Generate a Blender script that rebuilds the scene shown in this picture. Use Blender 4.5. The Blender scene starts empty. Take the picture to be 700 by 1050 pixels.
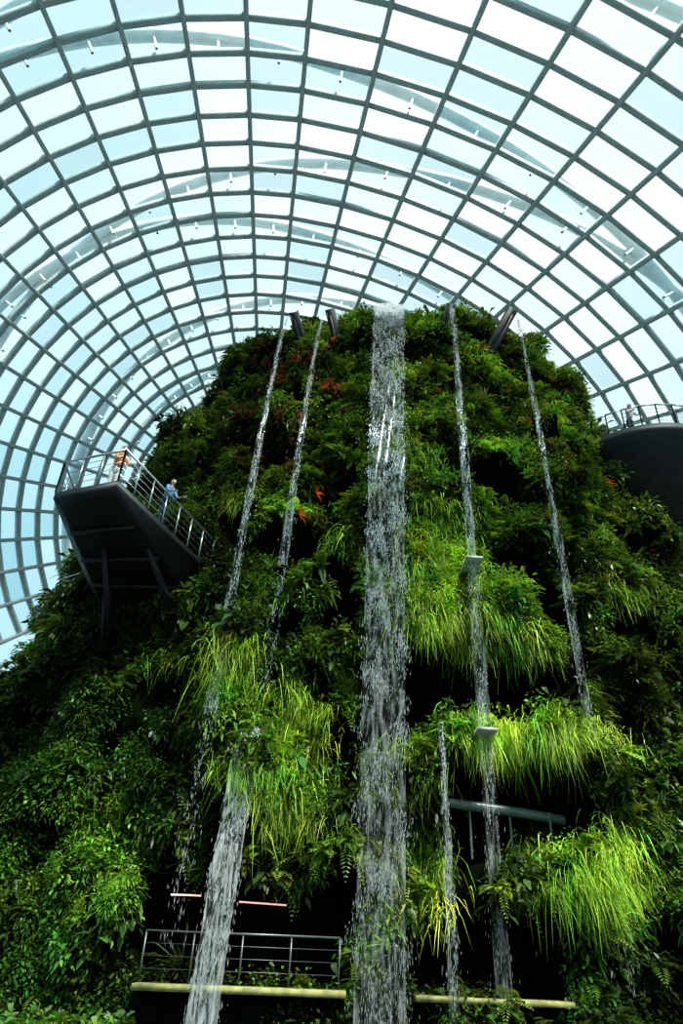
import bpy, math, numpy as np, random
from mathutils import Vector, Matrix, noise
random.seed(4); rng=np.random.default_rng(4)
scene=bpy.context.scene
COL=scene.collection
scene.view_settings.view_transform='Standard'
try: scene.view_settings.look='Medium High Contrast'
except Exception: pass

# ------------------------------------------------------------------ helpers
def link(o,parent=None):
    COL.objects.link(o)
    if parent is not None: o.parent=parent
    return o
def empty(name,loc=(0,0,0)):
    e=bpy.data.objects.new(name,None); e.location=loc; e.empty_display_size=.3
    return link(e)
def mesh_np(name,V,F,mat,color=None,parent=None,smooth=False):
    V=np.asarray(V,dtype=np.float32); F=np.asarray(F,dtype=np.int32)
    me=bpy.data.meshes.new(name)
    k=F.shape[1]
    me.vertices.add(len(V)); me.vertices.foreach_set('co',V.ravel())
    me.loops.add(F.size); me.loops.foreach_set('vertex_index',F.ravel())
    me.polygons.add(len(F)); me.polygons.foreach_set('loop_start',np.arange(0,F.size,k,dtype=np.int32))
    if smooth: me.polygons.foreach_set('use_smooth',np.ones(len(F),dtype=bool))
    me.update(calc_edges=True)
    if color is not None:
        ca=me.color_attributes.new('tint','FLOAT_COLOR','POINT')
        c=np.ones((len(V),4),dtype=np.float32); c[:,:3]=color
        ca.data.foreach_set('color',c.ravel())
    if mat: me.materials.append(mat)
    return link(bpy.data.objects.new(name,me),parent)
class MB:
    def __init__(s): s.v=[];s.f=[];s.n=0
    def add(s,v,f):
        s.v.append(np.asarray(v,float)); s.f.append(np.asarray(f,int)+s.n); s.n+=len(v)
    def beam(s,a,b,w,d,up=(0,0,1)):
        a=np.array(a,float);b=np.array(b,float);t=b-a;t/=np.linalg.norm(t)
        u=np.array(up,float)
        if abs(t@u)>.97:u=np.array([0,1.,0])
        x=np.cross(t,u);x/=np.linalg.norm(x);y=np.cross(x,t)
        q=[(-1,-1),(1,-1),(1,1),(-1,1)]
        v=[p+x*w/2*i+y*d/2*j for p in(a,b) for i,j in q]
        s.add(v,[(0,1,5,4),(1,2,6,5),(2,3,7,6),(3,0,4,7),(3,2,1,0),(4,5,6,7)])
    def tube(s,pts,r,n=8):
        pts=np.asarray(pts,float);N=len(pts);vs=[]
        T=np.gradient(pts,axis=0);T/=np.linalg.norm(T,axis=1)[:,None]
        for i in range(N):
            u=np.array([0,0,1.]) if abs(T[i][2])<.95 else np.array([0,1.,0])
            x=np.cross(T[i],u);x/=np.linalg.norm(x);y=np.cross(x,T[i])
            rr=r[i] if hasattr(r,'__len__') else r
            for k in range(n):
                a=2*math.pi*k/n;vs.append(pts[i]+rr*(x*math.cos(a)+y*math.sin(a)))
        f=[(i*n+k,i*n+(k+1)%n,(i+1)*n+(k+1)%n,(i+1)*n+k) for i in range(N-1) for k in range(n)]
        s.add(vs,f)
    def sweep(s,P,S,Nn,w,d):
        N=len(P)
        v=np.stack([P-S*w/2-Nn*d/2,P+S*w/2-Nn*d/2,P+S*w/2+Nn*d/2,P-S*w/2+Nn*d/2],1).reshape(-1,3)
        f=[(i*4+k,i*4+(k+1)%4,(i+1)*4+(k+1)%4,(i+1)*4+k) for i in range(N-1) for k in range(4)]
        s.add(v,f)
    def box(s,c,dx,dy,dz):
        x,y,z=c
        v=[(x+i*dx/2,y+j*dy/2,z+k*dz/2) for k in(-1,1) for i,j in((-1,-1),(1,-1),(1,1),(-1,1))]
        s.add(v,[(0,3,2,1),(4,5,6,7),(0,1,5,4),(1,2,6,5),(2,3,7,6),(3,0,4,7)])
    def obj(s,name,mat,parent=None,smooth=False):
        return mesh_np(name,np.concatenate(s.v),np.concatenate(s.f),mat,parent=parent,smooth=smooth)

def newmat(name):
    m=bpy.data.materials.new(name);m.use_nodes=True
    nt=m.node_tree;b=nt.nodes['Principled BSDF'];return m,nt,b
def simple(name,col,rough=.5,metal=0,nscale=6,var=.25,bump=0,spec=.5):
    m,nt,b=newmat(name)
    tc=nt.nodes.new('ShaderNodeTexCoord');n=nt.nodes.new('ShaderNodeTexNoise');n.inputs['Scale'].default_value=nscale;n.inputs['Detail'].default_value=6
    r=nt.nodes.new('ShaderNodeValToRGB')
    r.color_ramp.elements[0].position=.3;r.color_ramp.elements[1].position=.7
    r.color_ramp.elements[0].color=(*[c*(1-var) for c in col],1);r.color_ramp.elements[1].color=(*[min(1,c*(1+var)) for c in col],1)
    L=nt.links.new;L(tc.outputs['Object'],n.inputs['Vector']);L(n.outputs['Fac'],r.inputs[0]);L(r.outputs[0],b.inputs['Base Color'])
    b.inputs['Roughness'].default_value=rough;b.inputs['Metallic'].default_value=metal;b.inputs['Specular IOR Level'].default_value=spec
    if bump:
        bp=nt.nodes.new('ShaderNodeBump');bp.inputs['Strength'].default_value=bump;L(n.outputs['Fac'],bp.inputs['Height']);L(bp.outputs[0],b.inputs['Normal'])
    return m
M_steel=simple('painted_steel',(.40,.45,.45),.5,.0,2,.12)
M_outer=simple('white_arch_steel',(.75,.8,.82),.5,0,1,.1)
M_dark=simple('dark_steel',(.018,.02,.023),.55,.3,3,.3)
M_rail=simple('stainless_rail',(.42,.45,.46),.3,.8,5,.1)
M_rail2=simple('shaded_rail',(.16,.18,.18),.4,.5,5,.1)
M_conc=simple('wet_concrete',(.33,.35,.32),.7,0,3,.3,.3)
M_ledge=simple('mossy_glow_tinted_ledge',(.36,.34,.13),.8,0,5,.4,.4)  # moss colour, lightened and yellowed to stand in for a warm glow
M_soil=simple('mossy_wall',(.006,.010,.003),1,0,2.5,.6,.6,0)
M_ground=simple('floor_paving',(.03,.035,.03),.5,0,1.5,.4,.2)

def leafmat(name,trans=.3,rough=.42):
    m,nt,b=newmat(name);L=nt.links.new
    a=nt.nodes.new('ShaderNodeAttribute');a.attribute_name='tint'
    b.inputs['Roughness'].default_value=rough
    b.inputs['Specular IOR Level'].default_value=.4
    L(a.outputs['Color'],b.inputs['Base Color'])
    t=nt.nodes.new('ShaderNodeBsdfTranslucent')
    g=nt.nodes.new('ShaderNodeMix');g.data_type='RGBA';g.blend_type='MULTIPLY';g.inputs['Factor'].default_value=1
    g.inputs[7].default_value=(1.2,1.15,.5,1);L(a.outputs['Color'],g.inputs[6]);L(g.outputs[2],t.inputs['Color'])
    mx=nt.nodes.new('ShaderNodeMixShader');mx.inputs[0].default_value=trans
    L(b.outputs[0],mx.inputs[1]);L(t.outputs[0],mx.inputs[2]);L(mx.outputs[0],nt.nodes['Material Output'].inputs[0])
    return m
M_leaf=leafmat('leaf_tissue')

def glassmat():
    m,nt,b=newmat('dome_glass');L=nt.links.new
    a=nt.nodes.new('ShaderNodeAttribute');a.attribute_name='tint'
    t=nt.nodes.new('ShaderNodeBsdfTransparent');L(a.outputs['Color'],t.inputs['Color'])
    g=nt.nodes.new('ShaderNodeBsdfGlossy');g.inputs['Roughness'].default_value=.08;g.inputs['Color'].default_value=(.8,.95,1,1)
    mx=nt.nodes.new('ShaderNodeMixShader');mx.inputs[0].default_value=.06
    L(t.outputs[0],mx.inputs[1]);L(g.outputs[0],mx.inputs[2]);L(mx.outputs[0],nt.nodes['Material Output'].inputs[0]);return m
M_glass=glassmat()
def watermat(name,alpha,noise_scale=None,lo=.38):
    m,nt,b=newmat(name);L=nt.links.new
    b.inputs['Base Color'].default_value=(.95,.98,1,1);b.inputs['Roughness'].default_value=.12
    b.inputs['Specular IOR Level'].default_value=1.0
    tl=nt.nodes.new('ShaderNodeBsdfTranslucent');tl.inputs['Color'].default_value=(.96,.99,1,1)
    m2=nt.nodes.new('ShaderNodeMixShader');m2.inputs[0].default_value=.4
    L(b.outputs[0],m2.inputs[1]);L(tl.outputs[0],m2.inputs[2])
    if alpha>=1: L(m2.outputs[0],nt.nodes['Material Output'].inputs[0]);return m
    t=nt.nodes.new('ShaderNodeBsdfTransparent')
    mx=nt.nodes.new('ShaderNodeMixShader');mx.inputs[0].default_value=alpha
    L(t.outputs[0],mx.inputs[1]);L(m2.outputs[0],mx.inputs[2]);L(mx.outputs[0],nt.nodes['Material Output'].inputs[0])
    if noise_scale:
        tc=nt.nodes.new('ShaderNodeTexCoord');mp=nt.nodes.new('ShaderNodeMapping');mp.inputs['Scale'].default_value=noise_scale
        n=nt.nodes.new('ShaderNodeTexNoise');n.inputs['Scale'].default_value=1;n.inputs['Detail'].default_value=5
        mr=nt.nodes.new('ShaderNodeMapRange');mr.inputs[1].default_value=lo;mr.inputs[2].default_value=.68;mr.inputs[3].default_value=alpha*.15;mr.inputs[4].default_value=min(1,alpha*2.4)
        L(tc.outputs['Object'],mp.inputs[0]);L(mp.outputs[0],n.inputs['Vector']);L(n.outputs['Fac'],mr.inputs[0]);L(mr.outputs[0],mx.inputs[0])
    return m
M_drop=watermat('water_drops',1)
M_sheet=watermat('water_veil',.13,(9,9,.8),.45)
M_sheetd=watermat('water_sheet',.32,(14,14,.9),.4)

# ------------------------------------------------------------------ glass dome
D=np.array([-.113,.854,.522]);D/=np.linalg.norm(D)
E1=np.cross(D,[0,0,1]);E1/=np.linalg.norm(E1);E2=np.cross(E1,D)
CAM=np.array([0,0,1.6])
S_,R_=75.,41.
def dome(t,v,off=0):
    c=np.cos(v);fx=np.where(c>0,1.32,1.0)
    return CAM+np.multiply.outer((S_+off)*np.cos(t),D)+np.multiply.outer((R_+off)*np.sin(t)*c*fx,E1)+np.multiply.outer((R_+off)*np.sin(t)*np.sin(v),E2)
T=np.radians(np.arange(8,106,2.0));VV=np.radians(np.arange(-34,215,7.0))
def frame(t,v):
    e=1e-3
    dt=(dome(t+e,v)-dome(t-e,v));dv=(dome(t,v+e)-dome(t,v-e))
    dt/=np.linalg.norm(dt);dv/=np.linalg.norm(dv);n=np.cross(dv,dt);n/=np.linalg.norm(n)
    return dt,dv,n
G=np.array([[dome(t,v) for v in VV] for t in T])
FR=[[frame(t,v) for v in VV] for t in T]
rib=MB()
def runs(idx,ok):
    cur=[]
    for i in idx:
        if ok[i]: cur.append(i)
        else:
            if len(cur)>1: yield cur
            cur=[]
    if len(cur)>1: yield cur
for i in range(len(T)):
    ok=G[i,:,2]>-.6
    for r in runs(range(len(VV)),ok):
        rib.sweep(G[i,r],np.array([FR[i][j][0] for j in r]),np.array([FR[i][j][2] for j in r]),.32,.5)
for j in range(len(VV)):
    ok=G[:,j,2]>-.6
    for r in runs(range(len(T)),ok):
        rib.sweep(G[r,j],np.array([FR[i][j][1] for i in r]),np.array([FR[i][j][2] for i in r]),.32,.9)
dome_e=empty('glass_dome')
rib.obj('steel_gridshell',M_steel,dome_e)
pv=[];pf=[];pc=[]
for i in range(len(T)-1):
    for j in range(len(VV)-1):
        q=np.array([G[i,j],G[i,j+1],G[i+1,j+1],G[i+1,j]])
        if (q[:,2]<-.6).any(): continue
        q=q+FR[i][j][2]*.2*(1 if (FR[i][j][2]@(G[i,j]-CAM))>0 else -1)
        k=len(pv);pv.extend(q);pf.append((k,k+1,k+2,k+3))
        r=random.random();base=np.array([.83,.945,.965]) if r<.4 else np.array([.93,.985,.99]) if r<.74 else np.array([.68,.84,.88])
        pc.extend([base*random.uniform(.92,1.03)]*4)
mesh_np('glass_panes',pv,pf,M_glass,np.clip(pc,0,1),dome_e)
out=MB()
for k,(t0,sl) in enumerate([(24,3),(31,5),(38,-3),(44,6),(51,-4),(58,5),(67,4),(80,3)]):
    vs=np.radians(np.arange(-20,201,3.6))
    ts=np.radians(t0)+np.radians(sl)*np.cos(vs)
    PA=np.array([dome(t,v,3.0) for t,v in zip(ts,vs)])
    P0=np.array([dome(t,v,.3) for t,v in zip(ts,vs)])
    m=PA[:,2]>-.5;PA=PA[m];P0=P0[m]
    out.tube(PA,.5,8)
    for q in range(0,len(PA)-1,2):
        out.tube(np.array([PA[q],(PA[q]+P0[q])/2,P0[q]]),.1,5)
out.obj('external_arches',M_outer,dome_e,True)

# ------------------------------------------------------------------ mountain
ZK=[-2,0,8,12,16,22,26,29.5,32,33.3];RX=[20.8,20.5,17.8,16.0,14.9,13.0,11.6,10.0,6.5,0.05];RY=[17.5,17,15.5,14.4,13.5,11.8,10.8,9.6,6.5,0.05]
CX,CY=2.7,34
REC=[ # x0,x1,z0,z1,depth
 (1.9,6.8,7.1,9.1,2.8),(3.0,6.5,3.9,6.2,2.8),(-4.1,.7,1.1,3.1,2.8),(2.1,5.4,1.05,2.6,2.6),
 (-.4,.9,9.4,12.6,2.2),(5.3,7.1,16.3,17.8,2.0),(-2.3,-.4,12.2,14.2,2.0),(4.7,7.0,12.2,13.8,2.2),
 (-2.9,-1.6,3.3,4.8,1.8),(8.6,10.8,10.2,12.0,2.0),(-6.0,-4.6,6.8,8.4,1.7),(-.6,.7,15.2,17.2,1.7),(-4.5,-3.0,13.4,15.4,1.8),
 (.1,.9,5.2,7.2,1.6),(7.4,8.7,5.2,6.7,1.7),(-2.4,-1.0,9.2,10.8,1.9),(-6.3,-5.0,16.8,18.2,1.6),(7.8,9.2,19.8,21.2,1.6),(8.4,9.4,14.2,15.4,1.6)]
u=np.linspace(-1,1,641);TH=np.pi*(.55*u+.45*u**3)      # angle from front
ZR=np.concatenate([np.arange(-.6,29.5,.16),np.linspace(29.5,33.3,30)])
P=np.zeros((len(ZR),len(TH),3));MASK=np.zeros(P.shape[:2])
for i,z in enumerate(ZR):
    rx=np.interp(z,ZK,RX);ry=np.interp(z,ZK,RY)
    for j,a in enumerate(TH):
        s=math.sin(a);c=math.cos(a);e=2/2.3
        dx=math.copysign(abs(s)**e,s);dy=-math.copysign(abs(c)**e,c)
        x=CX+rx*dx;y=CY+ry*dy
        q=Vector((x*.24,y*.24,z*.24))
        n=noise.noise(q)*1.0+noise.noise(q*2.6)*1.25+noise.noise(q*6.5)*.5
        f=min(1,rx/6)
        x+=s*n*f;y-=c*n*f;zz=z+.3*n*f*(1 if z>2 else 0)
        if z<28 and c>-.2:
            cv=noise.noise(q*3.1+Vector((31,7,3)))
            if cv>.28: 
                k=min(1,(cv-.28)/.08);x-=s*1.2*k;y+=c*1.2*k;MASK[i,j]=1 if k>.35 else 0
        if c>.2:
            wob=noise.noise(Vector((x*.9,z*.9,5)))*.5
            for (x0,x1,z0,z1,dp) in REC:
                if x0+wob<x<x1+wob and z0<z<z1+wob*.6:
                    y=max(y,CY-np.interp(z,ZK,RY)*1.0+dp*1.0);MASK[i,j]=1;zz=z
                    break
        P[i,j]=(x,y,zz)
nz,nt_=P.shape[:2]
idx=np.arange(nz*nt_).reshape(nz,nt_)
F=np.stack([idx[:-1,:-1],idx[:-1,1:],idx[1:,1:],idx[1:,:-1]],-1).reshape(-1,4)
mtn=empty('planted_mountain')
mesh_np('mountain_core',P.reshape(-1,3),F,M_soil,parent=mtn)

# ------------------------------------------------------------------ plant templates
def nrm(v): return v/(np.linalg.norm(v)+1e-9)
def rdir(out,up,spread):
    return nrm(np.array([rng.normal()*spread,out+rng.normal()*spread*.6,up+rng.normal()*spread]))
class Tm:
    def __init__(s): s.V=[];s.F=[];s.c=[];s.n=0
    def strip(s,b,d,L,W,droop,segs,leaf,var):
        side=nrm(np.cross(d,[0,0,1])+rng.normal(size=3)*.35)
        ts=np.linspace(0,1,segs+1)
        for i,t in enumerate(ts):
            p=b+d*L*t+np.array([0,0,-droop*L*t*t])
            w=W*(math.sin(math.pi*min(1,t*.92+.04))**.8 if leaf else (1-t)**.6+.08)
            s.V+= [p-side*w/2,p+side*w/2];s.c+=[var,var]
            if i: k=s.n+2*i;s.F.append((k-2,k-1,k+1,k))
        s.n+=2*(segs+1)
    def rhomb(s,b,d,L,W,side,var):
        m=b+d*L*.45
        s.V+=[b,m-side*W/2,b+d*L,m+side*W/2];s.c+=[var]*4
        s.F.append((s.n,s.n+1,s.n+2,s.n+3));s.n+=4
    def done(s): return np.array(s.V),np.array(s.F),np.array(s.c)
def grass(L=.36,n=46,dr=.7,up=.5,sx=.18):
    t=Tm()
    for _ in range(n):
        b=np.array([rng.normal()*sx,0,rng.normal()*.14]);d=rdir(.7,up,.55)
        t.strip(b,d,L*rng.uniform(.4,1.25),.021,dr*rng.uniform(.5,1.5),3,False,rng.uniform(.5,1.4))
    return t.done()
def fern(n=10,L=.72):
    t=Tm()
    for _ in range(n):
        d=rdir(.8,.6,.65);l=L*rng.uniform(.5,1.15);dr=rng.uniform(.3,.9);v=rng.uniform(.65,1.35)
        side=nrm(np.cross(d,[0,0,1]));K=12
        for k in range(1,K+1):
            q=k/K;p=d*l*q+np.array([0,0,-dr*l*q*q])
            tan=nrm(d*l+np.array([0,0,-2*dr*l*q]));ll=l*.24*math.sin(math.pi*(q*.85+.12))
            for sg in(-1,1):
                dd=nrm(side*sg+tan*.35+np.array([0,0,-.2]));t.rhomb(p,dd,ll,l*.07,tan,v*rng.uniform(.8,1.2))
    return t.done()
def shrub(n=44,L=.15,W=.07,R=.38):
    t=Tm()
    for _ in range(n):
        d=rdir(.7,.35,.75);b=d*R*rng.uniform(.3,1)
        dd=nrm(d+rng.normal(size=3)*.5);t.strip(b,dd,L*rng.uniform(.6,1.4),W*rng.uniform(.8,1.2),.5,2,True,rng.uniform(.4,1.6))
    return t.done()
def bromel(n=20,L=.42):
    t=Tm()
    for _ in range(n):
        d=rdir(.6,.6,.7);t.strip(np.zeros(3),d,L*rng.uniform(.7,1.1),.05,.45,3,True,rng.uniform(.6,1.4))
    return t.done()
def palm(n=26,L=1.2):
    t=Tm()
    for _ in range(n):
        d=rdir(.35,.9,.55);t.strip(np.zeros(3),d,L*rng.uniform(.6,1.1),.045,.55*rng.uniform(.4,1.4),4,True,rng.uniform(.7,1.3))
    return t.done()
TPL={'grass':[grass() for _ in range(7)],'hang':[grass(.50,50,1.2,.1,.3) for _ in range(7)],
 'fern':[fern() for _ in range(6)],'shrub':[shrub() for _ in range(6)],'big':[shrub(11,.32,.18,.35) for _ in range(5)],
 'ivy':[shrub(58,.08,.055,.36) for _ in range(5)],'brom':[bromel() for _ in range(5)],'palm':[palm() for _ in range(4)]}
# planting plan -----------------------------------------------------
Pc=(P[:-1,:-1]+P[:-1,1:]+P[1:,1:]+P[1:,:-1])/4
d1=P[1:,1:]-P[:-1,:-1];d2=P[1:,:-1]-P[:-1,1:]
NN=np.cross(d1,d2);A=np.linalg.norm(NN,axis=2)+1e-9;NN=NN/A[...,None]
sg=np.sign((NN*(Pc-np.array([CX,CY,10]))).sum(2));NN*=sg[...,None]
mk=np.maximum.reduce([MASK[:-1,:-1],MASK[:-1,1:],MASK[1:,1:],MASK[1:,:-1]])
wgt=np.minimum(A,.12)*(1-mk)*np.where(Pc[...,1]<CY-1,1,.2)
wgt[Pc[...,2]<.1]=0
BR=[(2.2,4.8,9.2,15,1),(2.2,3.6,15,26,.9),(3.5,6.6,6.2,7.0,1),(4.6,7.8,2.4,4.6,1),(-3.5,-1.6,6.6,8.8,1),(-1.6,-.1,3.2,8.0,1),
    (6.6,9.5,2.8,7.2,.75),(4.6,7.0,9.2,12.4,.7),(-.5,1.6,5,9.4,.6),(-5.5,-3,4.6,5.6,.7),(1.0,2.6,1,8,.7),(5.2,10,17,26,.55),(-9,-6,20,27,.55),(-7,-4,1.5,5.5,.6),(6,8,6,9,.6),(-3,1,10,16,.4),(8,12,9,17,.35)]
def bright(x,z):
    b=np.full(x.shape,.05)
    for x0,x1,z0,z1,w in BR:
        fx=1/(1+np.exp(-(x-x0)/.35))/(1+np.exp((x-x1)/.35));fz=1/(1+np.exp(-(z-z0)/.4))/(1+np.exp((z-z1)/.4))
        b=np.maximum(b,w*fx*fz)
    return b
def patch(x,y,z,s,ph):
    return (np.sin(x*s+ph+1.7*np.sin(z*s*.8+ph))+np.sin(z*s*1.3+2*ph+1.3*np.sin(y*s+x*s*.5)))/4+.5
N=27500
pr=(wgt/wgt.sum()).ravel();ch=rng.choice(pr.size,N,p=pr)
pts=Pc.reshape(-1,3)[ch]+rng.normal(size=(N,3))*.07;nrs=NN.reshape(-1,3)[ch]
x,y,z=pts.T
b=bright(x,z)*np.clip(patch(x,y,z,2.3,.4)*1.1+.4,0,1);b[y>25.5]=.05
r=rng.random(N);p1=patch(x,y,z,.9,1.)
sp=np.full(N,'shrub',dtype=object)
isg=(r<b*.78)
ivyz=(x<-3.9)&(x>-8.5)&(z<6.6)
red=(x<-.3)&(x>-5)&(z>17)&(z<27)&(patch(x,y,z,1.5,.7)>.4)
r2=rng.random(N)*.6+.4*patch(x,y,z,1.6,2.2)
sp[:]=np.where(r2<.37,'fern',np.where(r2<.58,'shrub',np.where(r2<.66,'big',np.where(r2<.80,'ivy','grass'))))
sp[ivyz&(rng.random(N)<.75)]='ivy'
sp[isg]='grass'
sp[red&(rng.random(N)<.6)]='brom'
sp[(rng.random(N)<.06)&(z>14)]='brom'
sp[(rng.random(N)<.14)&(x>7)&(z>21)&(z<28)]='brom'
sp[(rng.random(N)<.08)&(z>26)]='palm'
sp[(rng.random(N)<.012)]='palm'
CB={'grass':(.22,.36,.038),'hang':(.27,.42,.045),'fern':(.145,.245,.038),'shrub':(.095,.155,.036),'big':(.075,.145,.036),'ivy':(.10,.235,.03),'brom':(.24,.075,.055),'palm':(.15,.22,.04)}
extra=[]
def fringe(x0,x1,z,k,col='hang',j=.3):
    for _ in range(k):
        extra.append((rng.uniform(x0,x1),z+abs(rng.normal()*j),col))
for (x0,x1,z0,z1,dp) in REC: fringe(x0-.1,x1+.1,z1+.3,int((x1-x0)*6),col=random.choice(['hang','fern']))
fringe(3.4,6.8,6.4,150,j=.35);fringe(-1.5,-.1,4.0,36,j=1.5);fringe(-1.5,-.1,6.4,24,j=.8);fringe(-3.4,-1.8,7.6,28,j=.6);fringe(4.6,7.4,3.0,90,j=.8)
fringe(2.2,4.6,9.4,50,j=.8);fringe(2.2,4.6,11.0,50,j=1.2);fringe(2.2,4.6,13.4,40,j=1.2);fringe(2.2,3.4,17,36,j=3);fringe(1.9,2.9,2.6,24,j=1.5)
exs=[];exsp=[]
def surfY(x,z):
    i=np.argmin(abs(ZR-z));row=P[i];m=row[:,1]<CY
    j=np.argmin(abs(row[:,0]-x)+(~m)*99);return row[j,1]
for (ex,ez,sname) in extra:
    yy=min(surfY(ex,ez),surfY(ex,ez+.3))
    exs.append((ex,yy-.02,ez));exsp.append(sname)
allp=np.concatenate([pts,np.array(exs)]);alln=np.concatenate([nrs,np.tile([0,-1,.1],(len(exs),1))])
allsp=np.concatenate([sp,np.array(exsp,dtype=object)])
bb=np.concatenate([b,.3+.7*rng.random(len(exs))])
# keep the viewing deck clear of plants
dk=(allp[:,0]>-9)&(allp[:,0]<-4.5)&(allp[:,1]<21)&(allp[:,2]>11.2)&(allp[:,2]<14)
keep=~dk;allp=allp[keep];alln=alln[keep];allsp=allsp[keep];bb=bb[keep]
def scatter(name,tpls,pos,nor,base,smin,smax,bri,mat=M_leaf,parent=mtn,var=.45,redmix=False,lum=None):
    Vs=[];Fs=[];Cs=[];off=0
    which=rng.integers(0,len(tpls),len(pos))
    for k,(tv,tf,tc) in enumerate(tpls):
        ii=np.where(which==k)[0]
        if not len(ii): continue
        n=len(ii);nr=nor[ii]
        yaw=np.arctan2(nr[:,1],nr[:,0])-math.pi/2+rng.normal(size=n)*.5
        s=rng.uniform(smin,smax,n)
        c,sn=np.cos(yaw)*s,np.sin(yaw)*s
        v=np.repeat(tv[None],n,0)
        X=v[...,0]*c[:,None]-v[...,1]*sn[:,None];Y=v[...,0]*sn[:,None]+v[...,1]*c[:,None];Z=v[...,2]*s[:,None]
        V=np.stack([X,Y,Z],-1)+pos[ii][:,None,:]
        V=V+(nr*np.clip(nr[:,2:3],0,1)*.15)[:,None,:]
        Fq=tf[None]+(np.arange(n)*len(tv))[:,None,None]+off;off+=n*len(tv)
        base_c=np.array(base)[None]*rng.uniform(1-var,1+var,(n,1))
        base_c=base_c*(1+rng.normal(size=(n,3))*np.array([.22,.06,.15]))
        B_i=bri[ii][:,None]
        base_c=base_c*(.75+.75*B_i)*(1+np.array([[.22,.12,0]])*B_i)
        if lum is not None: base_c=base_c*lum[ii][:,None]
        if redmix:
            m=rng.random(n)<.12;base_c[m]=np.array([.6,.12,.02])*rng.uniform(.5,1.4,(m.sum(),1))
            m=rng.random(n)<.22;base_c[m]=np.array([.09,.14,.03])*rng.uniform(.5,1.4,(m.sum(),1))
        C_=base_c[:,None,:]*tc[None,:,None]
        Vs.append(V.reshape(-1,3));Fs.append(Fq.reshape(-1,4));Cs.append(C_.reshape(-1,3))
    return mesh_np(name,np.concatenate(Vs),np.concatenate(Fs),mat,np.clip(np.concatenate(Cs),0.002,1),parent)
NM={'grass':'tufted_grass','hang':'hanging_grass','fern':'fern_fronds','shrub':'broadleaf_shrubs','big':'philodendron_leaves','ivy':'climbing_fig','brom':'bromeliads','palm':'strap_leaf_plants'}
SC={'grass':(.7,1.35),'hang':(.6,1.2),'fern':(.45,1.2),'shrub':(.7,1.5),'big':(.7,1.3),'ivy':(1,1.5),'brom':(.6,1.2),'palm':(.4,1.1)}
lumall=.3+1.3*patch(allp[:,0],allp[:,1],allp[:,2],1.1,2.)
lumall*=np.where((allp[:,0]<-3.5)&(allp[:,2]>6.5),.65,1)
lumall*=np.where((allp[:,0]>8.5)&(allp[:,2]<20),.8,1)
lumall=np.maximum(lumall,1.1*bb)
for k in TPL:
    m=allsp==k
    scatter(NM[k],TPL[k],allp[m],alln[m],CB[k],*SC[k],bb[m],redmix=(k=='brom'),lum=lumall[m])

# ------------------------------------------------------------------ ground and planter bed
g=MB();g.add([(-60,-25,0),(60,-25,0),(60,90,0),(-60,90,0)],[(0,1,2,3)]);g.obj('ground',M_ground)
bed=empty('foreground_plants')
n=200;bx=np.concatenate([rng.uniform(-8,-3.4,n),rng.uniform(4.6,10,140)]);by=rng.uniform(14.8,16.6,n+140)
bp=np.stack([bx,by,rng.uniform(.15,.3,len(bx))],1);bn=np.tile([0,-1,.3],(len(bx),1))
for nm,tp,cc,q in(('philodendron_clump','big',(.12,.24,.05),0),('fern_clump','fern',(.08,.16,.02),1)):
    m=np.arange(len(bx))%2==q
    scatter(nm,TPL[tp],bp[m],bn[m],cc,.5,.8,np.full(m.sum(),.5),parent=bed)

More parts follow.
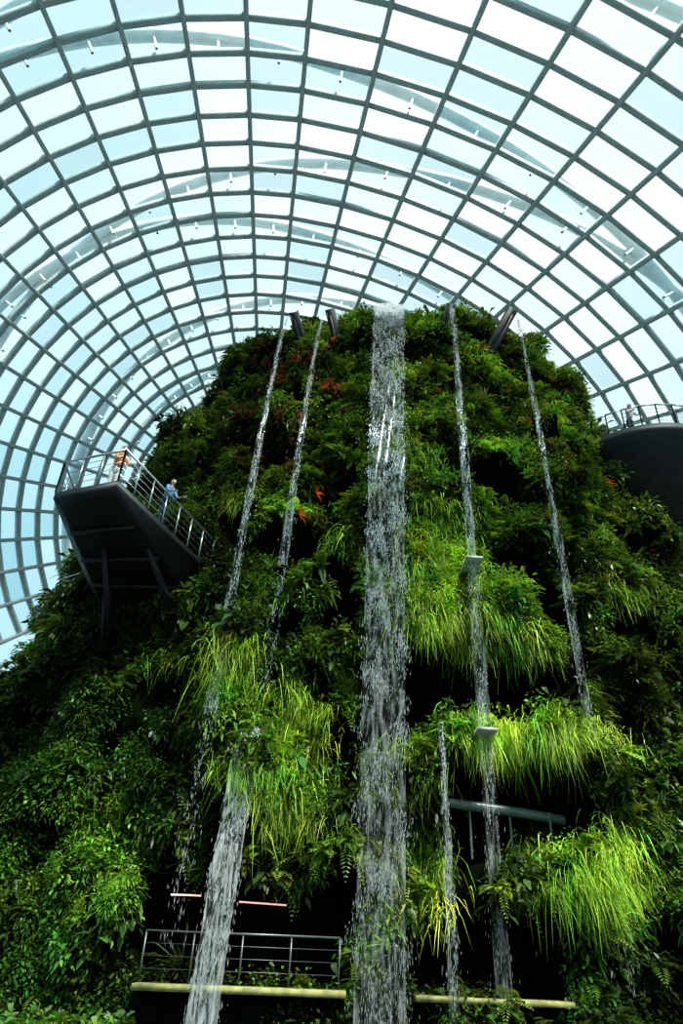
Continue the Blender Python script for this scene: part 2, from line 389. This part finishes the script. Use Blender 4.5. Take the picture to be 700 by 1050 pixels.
# ------------------------------------------------------------------ waterfalls
def waterfall(name,a,b,w0,w1,nd,sheet,nribs=1,dense=False,ns=12):
    e=empty(name,a);a=np.array(a,float);b=np.array(b,float)
    def at(f): # f = drop fraction ; parabola
        h=np.sqrt(f);return np.stack([a[0]+(b[0]-a[0])*h,a[1]+(b[1]-a[1])*h,a[2]+(b[2]-a[2])*f],-1)
    f=rng.random(nd)**.85;H=a[2]-b[2]
    w=w0+(w1-w0)*f
    if w0>.5:
        st=rng.integers(0,ns,nd);sc=(np.arange(ns)+.5)/ns-.5
        lat=(sc[st]+rng.normal(size=nd)*(.02+.07*f))*w
        f=np.clip(f+.012*np.sin(st*37.1+np.floor(f*60)*1.3),0,1)
    else: lat=rng.normal(size=nd)*w*(.10+.22*f)
    sprd=(rng.random(nd)<.10)&(f>.25);lat=np.where(sprd,lat*(1.25 if w0>.5 else 2.2),lat)
    # bunching into pulses
    ph=rng.random(16)*6.28
    keep=rng.random(nd)<np.clip(.5+.5*np.sin(f*H*2.6+ph[0]+lat/max(w0,.2)*5)+.3*np.sin(f*H*7+ph[1]-lat*6),.08,1)*(1-.45*f)
    f=f[keep];lat=lat[keep];w=w[keep];nd=len(f);c=at(f)
    c[:,0]+=lat;c[:,1]+=rng.normal(size=nd)*w*.12;c[:,2]+=rng.normal(size=nd)*.05
    tan=at(np.clip(f+.01,0,1))-at(np.clip(f-.01,0,1));tan/=np.linalg.norm(tan,axis=1)[:,None]
    ln=rng.uniform(.02,.10,nd)[:,None];wd=rng.uniform(.003,.011,nd)*(1.35-.75*f)
    X=np.array([1,0,0.]);Yv=np.array([0,1.,0])
    v=np.stack([c-tan*ln,c+X*wd[:,None],c+Yv*wd[:,None],c-X*wd[:,None],c-Yv*wd[:,None],c+tan*ln],1)
    Fq=np.array([(0,1,5,2),(0,2,5,3),(0,3,5,4),(0,4,5,1)])
    Fq=Fq[None]+(np.arange(nd)*6)[:,None,None]
    mesh_np('falling_drops',v.reshape(-1,3)-a,Fq.reshape(-1,4),M_drop,parent=e)
    if sheet:
        for r in range(nribs):
            K=70;ff=np.linspace(0,sheet,K);cc=at(ff);ww=(w0+(w1-w0)*ff)*.92
            U=9;V=[]
            for i in range(K):
                for k in range(U):
                    q=k/(U-1)-.5
                    V.append(cc[i]+np.array([q*ww[i],.06*math.sin(q*9+i*.25+r)*min(1,i/10)-r*.12,0]))
            Fs=[(i*U+k,i*U+k+1,(i+1)*U+k+1,(i+1)*U+k) for i in range(K-1) for k in range(U-1)]
            mesh_np('water_sheet',np.array(V)-a,Fs,M_sheetd if dense else M_sheet,parent=e,smooth=True)
    return e
waterfall('waterfall',(1.8,22.3,27.7),(1.25,16.4,.1),1.45,1.12,24000,1.0,1)
waterfall('waterfall',(1.8,22.28,27.7),(1.66,20.6,25.4),1.45,1.4,300,1.0,2,True)
waterfall('waterfall',(-2.85,22.4,26.8),(-3.1,16.9,1.6),.17,.38,3800,.8,1)
waterfall('waterfall',(-1.15,22.4,27.1),(-1.75,17.6,7.4),.17,.34,2900,.8,1)
waterfall('waterfall',(4.85,22.4,27.9),(3.8,16.8,.8),.28,.40,6200,1.0,1)
waterfall('waterfall',(7.9,22.4,27.6),(6.5,16.9,1.2),.17,.36,3800,.8,1)
waterfall('waterfall',(-1.95,17.9,6.45),(-2.2,16.5,.1),.66,.66,4600,1.0,1,True,8)
waterfall('waterfall',(2.85,17.7,6.8),(2.75,16.6,.1),.18,.26,1700,1.0,1)

# spouts
def spout(tip,base,w=.3,pale=False):
    e=empty('water_spout');t=np.array(tip);bs=np.array(base);bs=bs+(bs-t)*.6
    m=MB();m.beam(t,bs,w,.06)
    d=nrm(bs-t);x=nrm(np.cross(d,[0,0,1]));up=np.cross(x,d)
    for s_ in(-1,1): m.beam(t+x*s_*w/2+up*.12,bs+x*s_*w/2+up*.12,.05,.28)
    m.beam(t+d*.3+up*-.12,bs+up*-.25,w*.4,.2)
    m.obj('trough',M_conc if pale else M_dark,e)
spout((-2.8,22.1,27.1),(-2.2,23.8,26.1),.36);spout((-1.1,22.1,27.45),(-.4,23.8,25.9),.36)
spout((4.8,22.1,28.3),(4.55,23.8,26.9),.4);spout((7.8,22.1,28.1),(6.6,23.8,26.2),.4);spout((1.8,22.35,27.82),(1.9,24,27.7),1.5,True)
for c in((4.05,17.95,11.8),(3.92,17.25,6.5)):
    e=empty('splash_plate',c);m=MB();m.box((0,.6,0),.5,1.5,.08);m.beam((-.22,1.1,-.05),(-.22,1.4,-.5),.05,.05);m.beam((.22,1.1,-.05),(.22,1.4,-.5),.05,.05);m.obj('plate',M_conc,e)

# ------------------------------------------------------------------ railing helper
def railing(path,h,e,name='guard_rail',nc=4,step=1.0,mat=M_rail,r=.022,tilt=0):
    m=MB();path=[np.array(p,float) for p in path]
    up=np.array([0,0,h])
    for a,b in zip(path[:-1],path[1:]):
        L=np.linalg.norm(b-a);k=max(1,round(L/step));d=(b-a)/L
        m.beam(a+up,b+up,r*2.2,r*2.2)
        for c in range(1,nc+1):
            m.beam(a+up*c/(nc+1),b+up*c/(nc+1),r*.6,r*.6)
        for i in range(k+1):
            p=a+(b-a)*i/k;m.beam(p,p+up,r*2,r*1.4,up=(0,1,0))
    m.obj(name,mat,e)
# left viewing deck
deck=empty('viewing_deck')
A_=(-8.4,16.7,12.6);B_=(-6.36,15.9,12.6);C_=(-3.9,22.4,12.6);D_=(-9.0,22.5,12.6)
lo=[(-8.2,17.0,12.25),(-6.45,16.25,12.25),(-4.5,21.7,11.1),(-7.9,21.6,11.1)]
m=MB();up=[np.array(q,float) for q in(A_,B_,C_,D_)];mid=[q-np.array([0,0,.22]) for q in up]
vs=up+mid+[np.array(q) for q in lo]
m.add(vs,[(0,1,2,3),(0,4,5,1),(1,5,6,2),(2,6,7,3),(3,7,4,0),(4,8,9,5),(5,9,10,6),(6,10,11,7),(7,11,8,4),(8,11,10,9)])
for f_ in(.2,.45,.7):
    a=np.array(lo[0])*(1-f_)+np.array(lo[3])*f_;b_=np.array(lo[1])*(1-f_)+np.array(lo[2])*f_
    m.beam(a-[0,0,.06],b_-[0,0,.06],.1,.14)
m.obj('deck_slab',M_dark,deck)
m=MB();m.beam((-7.3,18.6,11.9),(-7.25,21.6,9.4),.16,.16);m.beam((-5.9,18.4,11.9),(-5.0,21.2,10.1),.16,.16);m.beam((-7.7,20.6,11.4),(-7.6,21.8,9.2),.1,.1);m.obj('struts',M_dark,deck)
railing([D_,A_,B_,C_],1.1,deck,step=.75)
# right round deck
rd=empty('round_viewing_deck')
m=MB();K=48;cx,cy,R0,z0=13.6,25.0,3.7,20.7;vs=[];fs=[]
for k in range(K):
    a=2*math.pi*k/K
    for rr,zz in((0.01,z0),(R0,z0),(R0,z0-.35),(R0-.35,z0-.6),(R0*.62,z0-3.7),(.01,z0-3.7)):
        vs.append((cx+rr*math.cos(a),cy+rr*math.sin(a),zz))
for k in range(K):
    for q in range(5):
        a=k*6+q;b_=((k+1)%K)*6+q;fs.append((a,a+1,b_+1,b_))
m.add(vs,fs);m.obj('deck_slab',M_dark,rd)
path=[(cx+(R0-.1)*math.cos(a),cy+(R0-.1)*math.sin(a),z0) for a in np.linspace(math.pi*.85,math.pi*2.05,21)]
railing(path,1.1,rd,step=1.3)
# low walkway far left
wk=empty('cloud_walkway')
m=MB();pth=[(-10.0,24.5,12.9),(-11.0,25.2,12.9),(-11.9,26.6,12.9),(-12.4,29,12.9)]
for a,b_ in zip(pth[:-1],pth[1:]): m.beam(a,b_,.9,.1)
m.obj('walkway_slab',M_dark,wk)
for s_ in(-.45,.45): railing([(p[0]+s_*.8,p[1]+s_*-.4,p[2]+.05) for p in pth],1.1,wk,'guard_rail')
# base terrace
tr=empty('base_terrace')
m=MB();m.beam((-3.7,17.1,.90),(.6,17.05,.95),.7,.12);m.beam((2.0,17.05,.95),(5.2,17.1,.97),.7,.1);m.obj('terrace_ledge',M_ledge,tr)
m=MB();m.box((-1.6,17.6,.42),4.4,.9,.84);m.box((3.6,17.6,.42),3.4,.9,.84);m.obj('terrace_base',M_soil,tr)
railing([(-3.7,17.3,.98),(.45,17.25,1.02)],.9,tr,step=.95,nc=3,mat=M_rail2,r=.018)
m=MB();m.tube([(-3.5,18.3,2.62),(-3.1,18.3,2.63),(-2.8,18.3,2.63)],.02,6);m.tube([(-1.9,18.3,2.55),(-1.3,18.3,2.54),(-.8,18.3,2.53)],.02,6)
ml,nt,bs=newmat('lamp_tube');bs.inputs['Emission Color'].default_value=(1,.4,.33,1);bs.inputs['Emission Strength'].default_value=.9
m.obj('strip_lamps',ml,tr)
# curved parapet in the cave
cp=empty('curved_cave_parapet')
m=MB();m.tube([(q,18.3+.06*(q-4)**2,4.95-.08*(q-3)) for q in np.linspace(2.9,6.0,24)],.12,10)
for q in(3.6,4.6,5.6): m.tube([(q,18.35,4.85),(q,18.35,4.4),(q,18.35,3.7)],.03,6)
m.obj('parapet_rim',simple('pale_glass_rim',(.12,.16,.15),.3,0,3,.2),cp)

# ------------------------------------------------------------------ people
def person(loc,yaw,shirt,trousers,hairc,lean=.15,name='visitor'):
    e=empty(name,loc);e.rotation_euler=(0,0,yaw)
    def skin(nm,verts,edges,rad,mat,root=0):
        me=bpy.data.meshes.new(nm);me.from_pydata(verts,edges,[]);o=link(bpy.data.objects.new(nm,me),e)
        md=o.modifiers.new('skin','SKIN');me.skin_vertices
        for i,r_ in enumerate(rad): me.skin_vertices[0].data[i].radius=(r_,r_)
        me.skin_vertices[0].data[root].use_root=True
        s=o.modifiers.new('sub','SUBSURF');s.levels=1;s.render_levels=2
        me.materials.append(mat);return o
    Ms=simple('shirt_cloth',shirt,.9,0,20,.1);Mt=simple('trouser_cloth',trousers,.9,0,20,.1);Mk=simple('skin',(.5,.3,.2),.5,0,20,.05);Mh=simple('hair',hairc,.6,0,40,.2)
    skin('trousers',[(0,0,.95),(.09,0,.88),(.1,.02,.5),(.1,0,.1),(-.09,0,.88),(-.1,.02,.5),(-.1,0,.1),(0,0,1.05)],[(0,1),(1,2),(2,3),(0,4),(4,5),(5,6),(0,7)],[.14,.095,.065,.05,.095,.065,.05,.13],Mt)
    skin('shoes',[(.1,-.03,.05),(.1,.17,.035)],[(0,1)],[.045,.035],Mh);skin('shoes',[(-.1,-.03,.05),(-.1,.17,.035)],[(0,1)],[.045,.035],Mh)
    skin('shirt',[(0,0,1.0),(0,lean*.4,1.2),(0,lean,1.4),(.18,lean,1.4),(.24,lean+.08,1.16),(-.18,lean,1.4),(-.24,lean+.08,1.16),(0,lean,1.47)],[(0,1),(1,2),(2,3),(3,4),(2,5),(5,6),(2,7)],[.14,.13,.14,.065,.05,.065,.05,.06],Ms)
    for s_ in(-1,1):
        hx=.2*s_;hy=lean+.34;hz=1.12
        V=[(.24*s_,lean+.08,1.17),(.21*s_,hy-.06,hz),(hx,hy,hz)];E=[(0,1),(1,2)];R=[.04,.027,.03]
        for k in range(4):
            b0=len(V);ox=(k-1.5)*.02;V+=[(hx+ox,hy+.04,hz),(hx+ox,hy+.075,hz-.01),(hx+ox,hy+.085,hz-.035)];E+=[(2,b0),(b0,b0+1),(b0+1,b0+2)];R+=[.009,.008,.007]
        b0=len(V);V+=[(hx-.035*s_,hy+.01,hz),(hx-.045*s_,hy+.04,hz-.02)];E+=[(2,b0),(b0,b0+1)];R+=[.01,.008]
        skin('arm',V,E,R,Mk)
    skin('neck',[(0,lean,1.45),(0,lean+.02,1.55)],[(0,1)],[.05,.05],Mk)
    m=MB();vs=[];fs=[];n1,n2=14,18
    for i in range(n1+1):
        ph=math.pi*i/n1
        for j in range(n2):
            a=2*math.pi*j/n2;sx,cy_=math.sin(ph)*math.cos(a),math.sin(ph)*math.sin(a);zz=math.cos(ph)
            w=.078*(1-.18*max(0,-zz));xx=sx*w;yy=cy_*.098*(1-.1*max(0,-zz))
            if abs(sx)<.2 and cy_>.8 and -.35<zz<.1: yy+=.022   # nose
            if abs(abs(sx)-.35)<.18 and cy_>.7 and 0<zz<.3: yy-=.008 # eye sockets
            vs.append((xx,lean+.03+yy,1.64+zz*.118))
    for i in range(n1):
        for j in range(n2): fs.append((i*n2+j,i*n2+(j+1)%n2,(i+1)*n2+(j+1)%n2,(i+1)*n2+j))
    m.add(vs,fs)
    for s_ in(-1,1): m.tube([(.075*s_,lean+.02,1.61),(.088*s_,lean+.015,1.64),(.078*s_,lean+.02,1.67)],.014,6)
    m.obj('head',Mk,e,True)
    hv=[((v[0])*1.1,(v[1]-lean-.03)*1.1+lean+.018,(v[2]-1.64)*1.1+1.648) for v in vs];nh=[f for f in fs if all(hv[q][2]>1.655+.55*(hv[q][1]-lean-.03) or hv[q][1]<lean-.02 for q in f)]
    m=MB();m.add(hv,nh);m.obj('hair',Mh,e,True)
person((-5.65,18.3,12.6),math.radians(-115),(.15,.3,.5),(.02,.03,.06),(.01,.008,.006))
person((-6.85,16.7,12.6),math.radians(-120),(.6,.22,.1),(.5,.5,.5),(.02,.01,.006))
person((12.3,22.4,20.7),math.radians(-160),(.5,.5,.5),(.03,.03,.05),(.01,.008,.006))

# ------------------------------------------------------------------ light
w=bpy.data.worlds.new('sky');scene.world=w;w.use_nodes=True;nt=w.node_tree;L=nt.links.new
bg=nt.nodes['Background'];tc=nt.nodes.new('ShaderNodeTexCoord');sx=nt.nodes.new('ShaderNodeSeparateXYZ');L(tc.outputs['Generated'],sx.inputs[0])
ma=nt.nodes.new('ShaderNodeMath');ma.operation='MULTIPLY_ADD';ma.inputs[1].default_value=.35;L(sx.outputs['X'],ma.inputs[0]);L(sx.outputs['Z'],ma.inputs[2])
cr=nt.nodes.new('ShaderNodeValToRGB');cr.color_ramp.elements[0].position=.15;cr.color_ramp.elements[0].color=(.47,.74,.82,1)
cr.color_ramp.elements[1].position=1.0;cr.color_ramp.elements[1].color=(.98,1,1,1);el=cr.color_ramp.elements.new(.6);el.color=(.72,.90,.93,1)
nz_=nt.nodes.new('ShaderNodeTexNoise');nz_.inputs['Scale'].default_value=3.5;L(tc.outputs['Generated'],nz_.inputs['Vector'])
ad=nt.nodes.new('ShaderNodeMath');ad.operation='MULTIPLY_ADD';ad.inputs[1].default_value=.5;L(nz_.outputs['Fac'],ad.inputs[0]);L(ma.outputs[0],ad.inputs[2])
sb=nt.nodes.new('ShaderNodeMath');sb.operation='SUBTRACT';sb.inputs[1].default_value=.27;L(ad.outputs[0],sb.inputs[0])
L(sb.outputs[0],cr.inputs[0]);L(cr.outputs[0],bg.inputs[0]);bg.inputs[1].default_value=1.06
sl=bpy.data.lights.new('sun','SUN');sl.energy=8;sl.angle=math.radians(6);sl.color=(1,.97,.88)
so=link(bpy.data.objects.new('sun',sl));so.rotation_euler=Vector((.35,-.65,1.15)).to_track_quat('Z','Y').to_euler()

# ------------------------------------------------------------------ camera
cam=bpy.data.cameras.new('camera');cam.sensor_fit='VERTICAL';cam.sensor_height=36;cam.lens=24;cam.clip_end=500
co=link(bpy.data.objects.new('camera',cam));th=math.radians(33);ro=math.radians(3)
f=Vector((0,math.cos(th),math.sin(th)));r0=Vector((1,0,0));u0=Vector((0,-math.sin(th),math.cos(th)))
r_=r0*math.cos(ro)+u0*math.sin(ro);u_=-r0*math.sin(ro)+u0*math.cos(ro)
co.matrix_world=Matrix(((r_.x,u_.x,-f.x,0),(r_.y,u_.y,-f.y,0),(r_.z,u_.z,-f.z,1.6),(0,0,0,1)))
scene.camera=co
